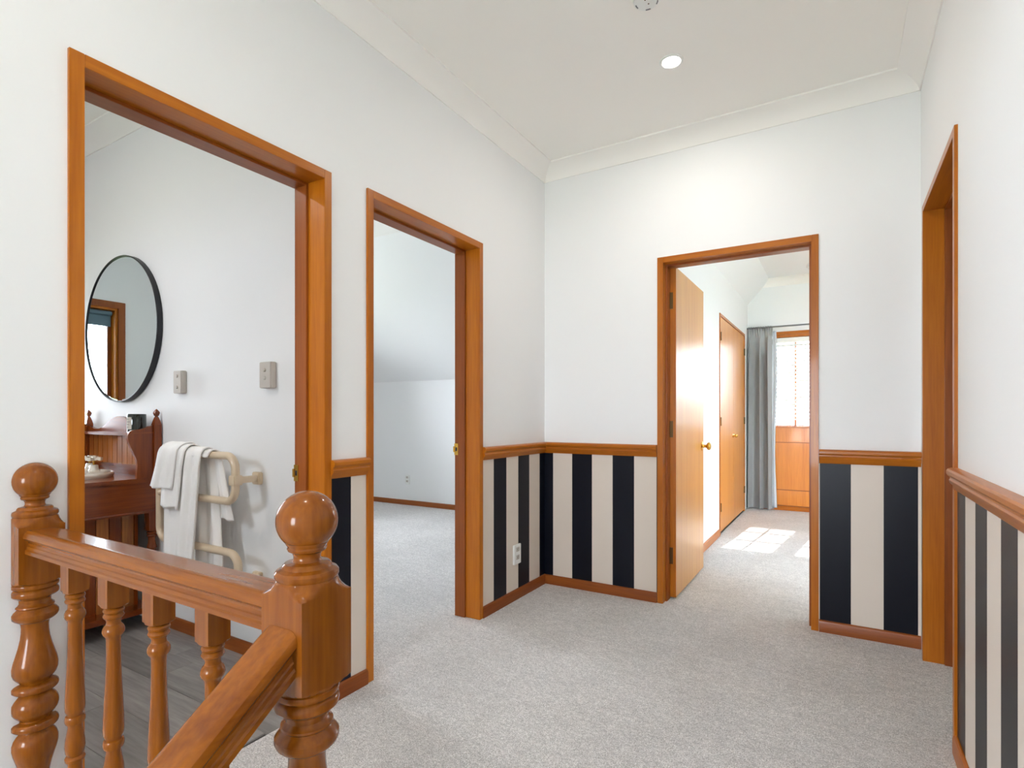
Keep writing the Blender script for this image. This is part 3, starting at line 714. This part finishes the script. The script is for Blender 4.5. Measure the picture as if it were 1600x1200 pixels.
def cloth(name, path, xl_, xr_, parent, folds=3, amp=.010, nu=30, seed=0, thick=.006):
    """path [(y,z)] the drape line; xl_, xr_ functions of v giving the two edges"""
    rnd = random.Random(seed); ph = rnd.random() * 6
    ls = [0]
    for a, b in zip(path, path[1:]): ls.append(ls[-1] + math.dist(a, b))
    nv_ = 48; vs = []; fs = []
    def at(t):
        t *= ls[-1]
        for i in range(len(ls) - 1):
            if t <= ls[i + 1] + 1e-9:
                f = (t - ls[i]) / max(1e-9, ls[i + 1] - ls[i]); return (path[i][0] + (path[i + 1][0] - path[i][0]) * f, path[i][1] + (path[i + 1][1] - path[i][1]) * f)
        return path[-1]
    for j in range(nv_ + 1):
        v = j / nv_; y, z = at(v)
        for i in range(nu + 1):
            u = i / nu; x = xl_(v) + (xr_(v) - xl_(v)) * u
            wv = math.sin(u * folds * 2 * PI + ph + .8 * v) * amp + math.sin(u * folds * 4.4 * PI + ph * 2) * amp * .35
            top = min(1, abs(z - .955) / .09)
            vs.append((x, y + wv * (.25 + .75 * top), z + (.004 * math.sin(u * 9 + ph) if j in (0, nv_) else 0)))
    for j in range(nv_):
        for i in range(nu):
            a = j * (nu + 1) + i; fs.append((a, a + 1, a + nu + 2, a + nu + 1))
    o = MB().add(vs, fs).build(name, TOWEL, parent, smooth=True, angle=80)
    so_ = o.modifiers.new('thick', 'SOLIDIFY'); so_.thickness = thick; so_.offset = 0
    return o
def over(z_front, z_back, ro=.026, yf=None):
    a = [(RY - ro - .004, z_front), (RY - ro - .002, z_front + .3 * (z1 - z_front)), (RY - ro, z1)]
    a += [(RY - ro * math.cos(t), z1 + ro * math.sin(t)) for t in [PI * i / 8 for i in range(1, 8)]]
    a += [(RY + ro, z1), (RY + ro + .003, z_back)]
    return a
t1 = root('bath_towel', 'long white bath towel folded over the top bar of the towel rail', 'towel')
cloth('front_fold', over(.36, .70), lambda v: -2.800 + .0 * v, lambda v: -2.560 + .07 * min(1, max(0, v - .15) * 1.6), t1, folds=1.5, amp=.006, seed=2)
cloth('outer_fold', over(.33, .80, ro=.034), lambda v: -2.690 + .085 * min(1, v * 1.3), lambda v: -2.545 + .065 * min(1, v * 1.4), t1, folds=1.2, amp=.008, seed=5)
cloth('back_fold', over(.925, .64, ro=.024), lambda v: -2.58 + .09 * v, lambda v: -2.445 + .105 * v, t1, folds=1.5, amp=.008, seed=9)
cloth('inner_fold', [(RY + .020, .34), (RY + .022, .6), (RY + .024, .93)], lambda v: -2.62, lambda v: -2.400 - .07 * v, t1, folds=1.6, amp=.008, seed=11)
t2 = root('hand_towel', 'small white hand towel laid over the bath towel at the left', 'towel')
cloth('top_layer', over(.765, .80, ro=.052), lambda v: -2.895 + .10 * min(1, v * 2.0), lambda v: -2.700 + .055 * min(1, v * 2), t2, folds=2.0, amp=.007, seed=3)
cloth('under_layer', over(.675, .78, ro=.044), lambda v: -2.815 + .03 * v, lambda v: -2.640 + .04 * min(1, v * 2), t2, folds=1.6, amp=.007, seed=8)

# ------------------------------------------------------------------ vanity
va = root('washstand_vanity', 'dark rimu washstand vanity with beaded splashback, finials and turned legs', 'vanity')
VX0, VX1, VY0, VY1 = -3.92, -3.12, 1.07, 1.550
q = MB().box(VX0 - .010, VX1 + .012, VY0 - .012, VY1, .762, .785)
q.build('countertop', VAN['x'], va, bevel=.005)
MB().box(VX0 + .01, VX1 - .004, VY0 + .01, VY1 - .01, .600, .762).build('apron', VAN['y'], va, bevel=.003)
MB().prism([(0, 0), (.008, 0), (.010, .008), (.004, .014), (0, .014)], (VX1 - .004, VY0 + .01, .600), (VX1 - .004, VY1 - .01, .600), (1, 0, 0), (0, 0, 1)).build('bead_moulding', VAN['y'], va)
legp = [(.600, .035), (.505, .035), (.500, .026), (.497, .019), (.494, .0235), (.488, .0245), (.483, .019), (.478, .0225), (.472, .0235), (.467, .018), (.45, .0165), (.43, .019), (.415, .0235), (.41, .0245), (.403, .019),
        (.39, .0195), (.33, .0225), (.25, .0235), (.22, .020), (.214, .0245), (.206, .0240), (.20, .019), (.195, .026), (.19, .035), (0, .035)]
for x in (VX1 - .028, VX0 + .028):
    for y in (VY1 - .030, VY0 + .028):
        MB().lathe(legp, (x, y, 0), 'z', 24, half=.025).build('leg', VAN['z'], va, smooth=True, angle=32)
MB().box(VX0 + .02, VX1 - .006, VY0 + .02, VY1 - .02, .075, .105).build('lower_shelf', VAN['x'], va, bevel=.003)
# closed beaded box under the bowl
k = 0
for i in range(6):
    y0 = VY0 + .05 + i * .058
    MB().box(-3.235, -3.222, y0 + .0012, y0 + .0568, .105, .600).build('board', VBOARD if i % 2 else VAN['z'], va, bevel=.0015)
MB().box(-3.228, -3.216, VY0 + .05 + 6 * .058, VY0 + .05 + 6 * .058 + .016, .105, .6).build('corner_strip', VAN['z'], va)
MB().box(-3.86, -3.236, VY0 + .055, VY0 + .40, .105, .598).build('cabinet_box', VAN['z'], va)
# splashback with beaded boards, shelf, shaped ends
MB().box(VX0 + .03, VX1 - .02, VY1 - .012, VY1 - .006, .785, 1.035).build('backing', VAN['x'], va)
nb = 13; bw = (VX1 - VX0 - .05) / nb
for i in range(nb):
    xa = VX0 + .03 + i * bw
    MB().box(xa + .0015, xa + bw - .0015, VY1 - .022, VY1 - .012, .838, 1.004).build('board', VBOARD, va, bevel=.002)
MB().box(VX0 + .03, VX1 - .02, VY1 - .034, VY1 - .012, .785, .840).build('upstand', VAN['x'], va, bevel=.003)
MB().box(VX0 + .02, VX1 - .02, VY1 - .095, VY1 - .012, 1.004, 1.020).build('shelf', VAN['x'], va, bevel=.003)
crest = []
for i in range(41):
    t = i / 40; x = VX0 + .03 + t * (VX1 - VX0 - .05); s_ = abs(t - .5) * 2
    crest.append((x, 1.034 + .075 * (0.5 + 0.5 * math.cos(min(1, s_ / .72) * PI)) + .018 * max(0, (s_ - .72) / .28) ** 2))
pr_ = [(VX0 + .03, 1.018)] + crest + [(VX1 - .02, 1.018)]
MB().prism(pr_, (0, VY1 - .026, 0), (0, VY1 - .008, 0), (1, 0, 0), (0, 0, 1)).build('crest_board', VAN['x'], va, smooth=True, angle=30)
side = [(1.545, .785), (1.545, 1.060), (1.531, 1.064), (1.513, 1.062), (1.490, 1.054), (1.468, 1.045), (1.450, 1.040), (1.428, 1.038), (1.410, 1.035), (1.399, 1.026), (1.393, 1.012), (1.392, .996), (1.396, .975), (1.405, .952), (1.417, .922), (1.428, .896), (1.435, .874), (1.437, .852), (1.435, .82), (1.433, .785)]
for x in (VX1 - .016, VX0 + .0):
    MB().prism(side, (x, 0, 0), (x + .018, 0, 0), (0, 1, 0), (0, 0, 1)).build('end_panel', VAN['z'], va, smooth=True, angle=30)
    MB().box(x + .016, x + .021, 1.402, 1.520, 1.018, 1.026).build('end_moulding', VAN['y'], va)
    q = MB().box(x - .004, x + .030, 1.513, 1.549, .785, 1.062)
    q.lathe([(1.062, .0255), (1.085, .018), (1.103, .0105), (1.105, .008), (1.108, .008), (1.113, .013), (1.117, .0135), (1.125, .017), (1.132, .015), (1.140, .008), (1.147, .0005)], (x + .013, 1.531, 0), 'z', 4, arc=(PI / 4, PI / 4 + 2 * PI))
    q.build('finial_post', VAN['z'], va)
# basin and taps
ba = root('wash_basin', 'oval cream basin set into the vanity top', 'basin')
bp = [(.785, .97), (.800, 1.0), (.808, .985), (.811, .95), (.807, .90), (.796, .84), (.770, .74), (.725, .55), (.700, .30), (.695, .05)]
MB().lathe([(z, r) for z, r in bp[:6]] + [(.796, .84), (.789, .80), (.787, .5), (.786, .05)], (-3.515, 1.31, 0), 'z', 56, scale=(.235, .165)).build('bowl', CERAM, ba, smooth=True, angle=60)
def tap(x, y, label):
    r = root('tap', label, 'tap')
    MB().lathe([(.808, .026), (.818, .027), (.822, .022), (.842, .019), (.846, .014)], (x, y, 0), 'z', 24).build('base', CERAM, r, smooth=True, angle=50)
    MB().lathe([(.844, .0065), (.862, .006), (.866, .009), (.869, .009)], (x, y, 0), 'z', 14).build('stem', BRASS, r, smooth=True)
    q = MB()
    for ang in (.6, .6 + PI / 2):
        d_ = Vector((math.cos(ang), math.sin(ang), 0)); c_ = Vector((x, y, .877))
        q.prism([(-.006, -.0065), (.006, -.0065), (.006, .0065), (-.006, .0065)], c_ - d_ * .034, c_ + d_ * .034, Vector((-d_.y, d_.x, 0)), (0, 0, 1))
        for s_ in (-1, 1):
            q.prism([(-.0085, -.009), (.0085, -.009), (.0085, .009), (-.0085, .009)], c_ + d_ * .027 * s_, c_ + d_ * .040 * s_, Vector((-d_.y, d_.x, 0)), (0, 0, 1))
    q.lathe([(.868, .010), (.870, .012), (.886, .012), (.889, .008)], (x, y, 0), 'z', 16)
    q.build('cross_handle', CERAM, r, smooth=True, angle=30)
tap(-3.47, 1.385, 'cross handled cream tap nearest the right end of the basin')
tap(-3.62, 1.425, 'cross handled cream tap further left, half hidden by the door frame')
# candle jar
cj = root('candle_jar', 'dark green glass candle jar with a cream label on the vanity shelf', 'candle')
CX, CY, CZ, CR = -3.235, 1.487, 1.021, .044
MB().lathe([(CZ, .040), (CZ + .003, CR), (CZ + .096, CR), (CZ + .099, CR - .002), (CZ + .098, CR - .005), (CZ + .060, CR - .005), (CZ + .058, .002)], (CX, CY, 0), 'z', 40).build('jar', JAR, cj, smooth=True, angle=40)
MB().lathe([(CZ + .060, .038), (CZ + .066, .038), (CZ + .067, .003)], (CX, CY, 0), 'z', 32).build('wax', plain('amber_wax', (120, 92, 48), 0.5), cj, smooth=True)
def label_arc(a0, a1, z0, z1, dr, mat, nm, parent):
    n_ = 12; vs = []; fs = []
    for i in range(n_ + 1):
        a = a0 + (a1 - a0) * i / n_
        for z in (z0, z1):
            for r in (CR, CR + dr): vs.append((CX + r * math.cos(a), CY + r * math.sin(a), z))
    for i in range(n_):
        o = i * 4; fs += [(o + 1, o + 5, o + 7, o + 3), (o, o + 2, o + 6, o + 4), (o + 2, o + 3, o + 7, o + 6), (o, o + 4, o + 5, o + 1)]
    fs += [(0, 1, 3, 2), (n_ * 4, n_ * 4 + 2, n_ * 4 + 3, n_ * 4 + 1)]
    return MB().add(vs, fs).build(nm, mat, parent, smooth=True, angle=40)
lb = label_arc(-1.98, -.98, CZ + .018, CZ + .082, .0006, PAPERL, 'paper_label', cj)
for i, (zz, a0, a1) in enumerate(((.070, -1.75, -1.35), (.056, -1.75, -1.15), (.042, -1.75, -1.3), (.028, -1.75, -1.4))):
    label_arc(a0, a1, CZ + zz, CZ + zz + .003, .0009, INK, 'print_line', lb)

# ------------------------------------------------------------------ sockets
def socket(label, axis, c, a, z, w_=.080, h_=.118, d_=.012, nm='power_socket'):
    r = root(nm, label, 'socket')
    def bx(a0, a1, s0, s1, z0, z1, q):
        return q.box(c + s0, c + s1, a0, a1, z0, z1) if axis == 'y' else q.box(a0, a1, c - s1, c - s0, z0, z1)
    bx(a - w_ / 2, a + w_ / 2, 0, d_, z - h_ / 2, z + h_ / 2, MB()).build('plate', WHITEP, r, bevel=.002)
    for dz in (.030, -.018):
        bx(a - .018, a + .018, d_ - .001, d_ + .0015, z + dz - .013, z + dz + .013, MB()).build('outlet_face', SWITCHP, r)
    for dz in (.030, -.018):
        q = MB()
        for s_ in (-.007, .007): bx(a + s_ - .0012, a + s_ + .0012, d_ + .001, d_ + .002, z + dz - .002, z + dz + .006, q)
        bx(a - .001, a + .001, d_ + .001, d_ + .002, z + dz - .010, z + dz - .004, q); q.build('slots', BLACK, r)
    bx(a + .020, a + .030, d_ - .001, d_ + .004, z + .020, z + .036, MB()).build('switch', WHITEP, r)
    return r
socket('white power socket on the striped paper beside the hall corner', 'y', XL + .0015, 2.868, .272)
socket('small white power socket low on the knee wall of the left bedroom', 'x', 5.23, -4.655, .315, w_=.072, h_=.118)

# ------------------------------------------------------------------ ceiling fittings
def downlight(x, y, label, ZC=ZC, energy=4.0):
    r = root('downlight', label, 'light', 'recessed downlights in the hall ceiling')
    q = MB(); n_ = 36; prof = [(ZC - .0005, .040), (ZC - .004, .040), (ZC - .006, .044), (ZC - .004, .053), (ZC - .0005, .054)]
    vs = [(x + rr * math.cos(2 * PI * i / n_), y + rr * math.sin(2 * PI * i / n_), h) for h, rr in prof for i in range(n_)]
    fs = [(j * n_ + i, j * n_ + (i + 1) % n_, ((j + 1) % 5) * n_ + (i + 1) % n_, ((j + 1) % 5) * n_ + i) for j in range(5) for i in range(n_)]
    q.add(vs, fs).build('rim', WHITEP, r, smooth=True)
    MB().lathe([(ZC - .0035, .0395), (ZC - .001, .0398)], (x, y, 0), 'z', 32).build('lens', LAMP, r)
    l = bpy.data.lights.new('downlight_lamp', 'AREA'); l.shape = 'DISK'; l.size = .078; l.energy = energy; l.color = (1.0, .93, .85)
    o = bpy.data.objects.new('downlight_lamp', l); C.objects.link(o); o.location = (x, y, ZC - .008); o.parent = r
downlight(-.669, 2.553, 'glowing round downlight in the ceiling before the end wall')
downlight(-.669, .35, 'round downlight in the ceiling above the head of the stairs')
downlight(-.669, -1.7, 'round downlight in the ceiling above the stairwell')
downlight(-3.1, .15, 'unseen round downlight added in the bathroom ceiling to brighten the room', ZC=2.80, energy=9)  # added lamp, lifts and warms the bathroom walls and the mirror view
sd = root('smoke_detector', 'round white smoke detector base on the hall ceiling', 'smoke detector')
SX, SY = -.652, 2.12
MB().lathe([(ZC, .050), (ZC - .006, .052), (ZC - .012, .050), (ZC - .014, .046)], (SX, SY, 0), 'z', 40).build('base_plate', WHITEP, sd, smooth=True, angle=40)
for a in (.3, 1.5, 2.8, 4.3):
    n_ = 5; vs = []; fs = []
    for i in range(n_ + 1):
        t = a + .45 * i / n_
        for rr in (.040, .044):
            for z in (ZC - .0158, ZC - .0135): vs.append((SX + rr * math.cos(t), SY + rr * math.sin(t), z))
    for i in range(n_):
        o = i * 4; fs += [(o, o + 4, o + 6, o + 2), (o + 1, o + 3, o + 7, o + 5), (o, o + 1, o + 5, o + 4), (o + 2, o + 6, o + 7, o + 3)]
    fs += [(0, 2, 3, 1), (n_ * 4, n_ * 4 + 1, n_ * 4 + 3, n_ * 4 + 2)]
    MB().add(vs, fs).build('slot', plain('slot_grey', (120, 120, 126), .6), sd)
for dx, dy in ((.004, .012), (-.002, -.014)):
    MB().lathe([(ZC - .013, .003), (ZC - .0155, .003), (ZC - .016, .001)], (SX + dx, SY + dy, 0), 'z', 10).build('screw', BRONZE, sd)

# ------------------------------------------------------------------ outdoors, seen through the blinds
nh = root('neighbouring_house', 'neighbouring house with a blue grey ribbed steel roof beyond the rear window', 'house')
MB().box(-9, 11, 15.2, 22, -3.0, 0.1).build('house_wall', WEATHER, nh)
q = MB(); q.add([(-9.5, 14.8, .05), (11.5, 14.8, .05), (11.5, 18.5, 1.55), (-9.5, 18.5, 1.55), (-9.5, 22.2, .05), (11.5, 22.2, .05)], [(0, 1, 2, 3), (3, 2, 5, 4), (0, 4, 5, 1), (0, 3, 4), (1, 5, 2)])
q.build('roof', ROOFM, nh)
q = MB()
for i in range(70):
    x = -9.3 + i * .3; q.prism([(-.03, 0), (.03, 0), (.015, .05), (-.015, .05)], (x, 14.8, .05), (x, 18.5, 1.55), (1, 0, 0), (0, 0, 1))
r_ = q.build('roof_rib', ROOFM, nh); r_['kind'] = 'stuff'
tag(MB().box(-45, 45, -45, 60, -3.2, -3.0).build('ground', GRASSM), 'lawn around the house', 'ground', kind='structure')
bpy.context.view_layer.update()
# children were modelled in world coordinates under roots at the origin: move each root to the base of its thing
for o in [o for o in S.objects if o.type == 'EMPTY' and o.parent is None]:
    lo = Vector((1e9,) * 3); hi = Vector((-1e9,) * 3); any_ = False
    for ch in o.children:
        if ch.type != 'MESH': continue
        for c_ in ch.bound_box:
            p = ch.matrix_world @ Vector(c_); any_ = True
            for i in range(3): lo[i] = min(lo[i], p[i]); hi[i] = max(hi[i], p[i])
    if any_:
        base = Vector(((lo.x + hi.x) / 2, (lo.y + hi.y) / 2, lo.z)); o.location = base
        for ch in o.children: ch.matrix_parent_inverse = Matrix.Translation(-base)
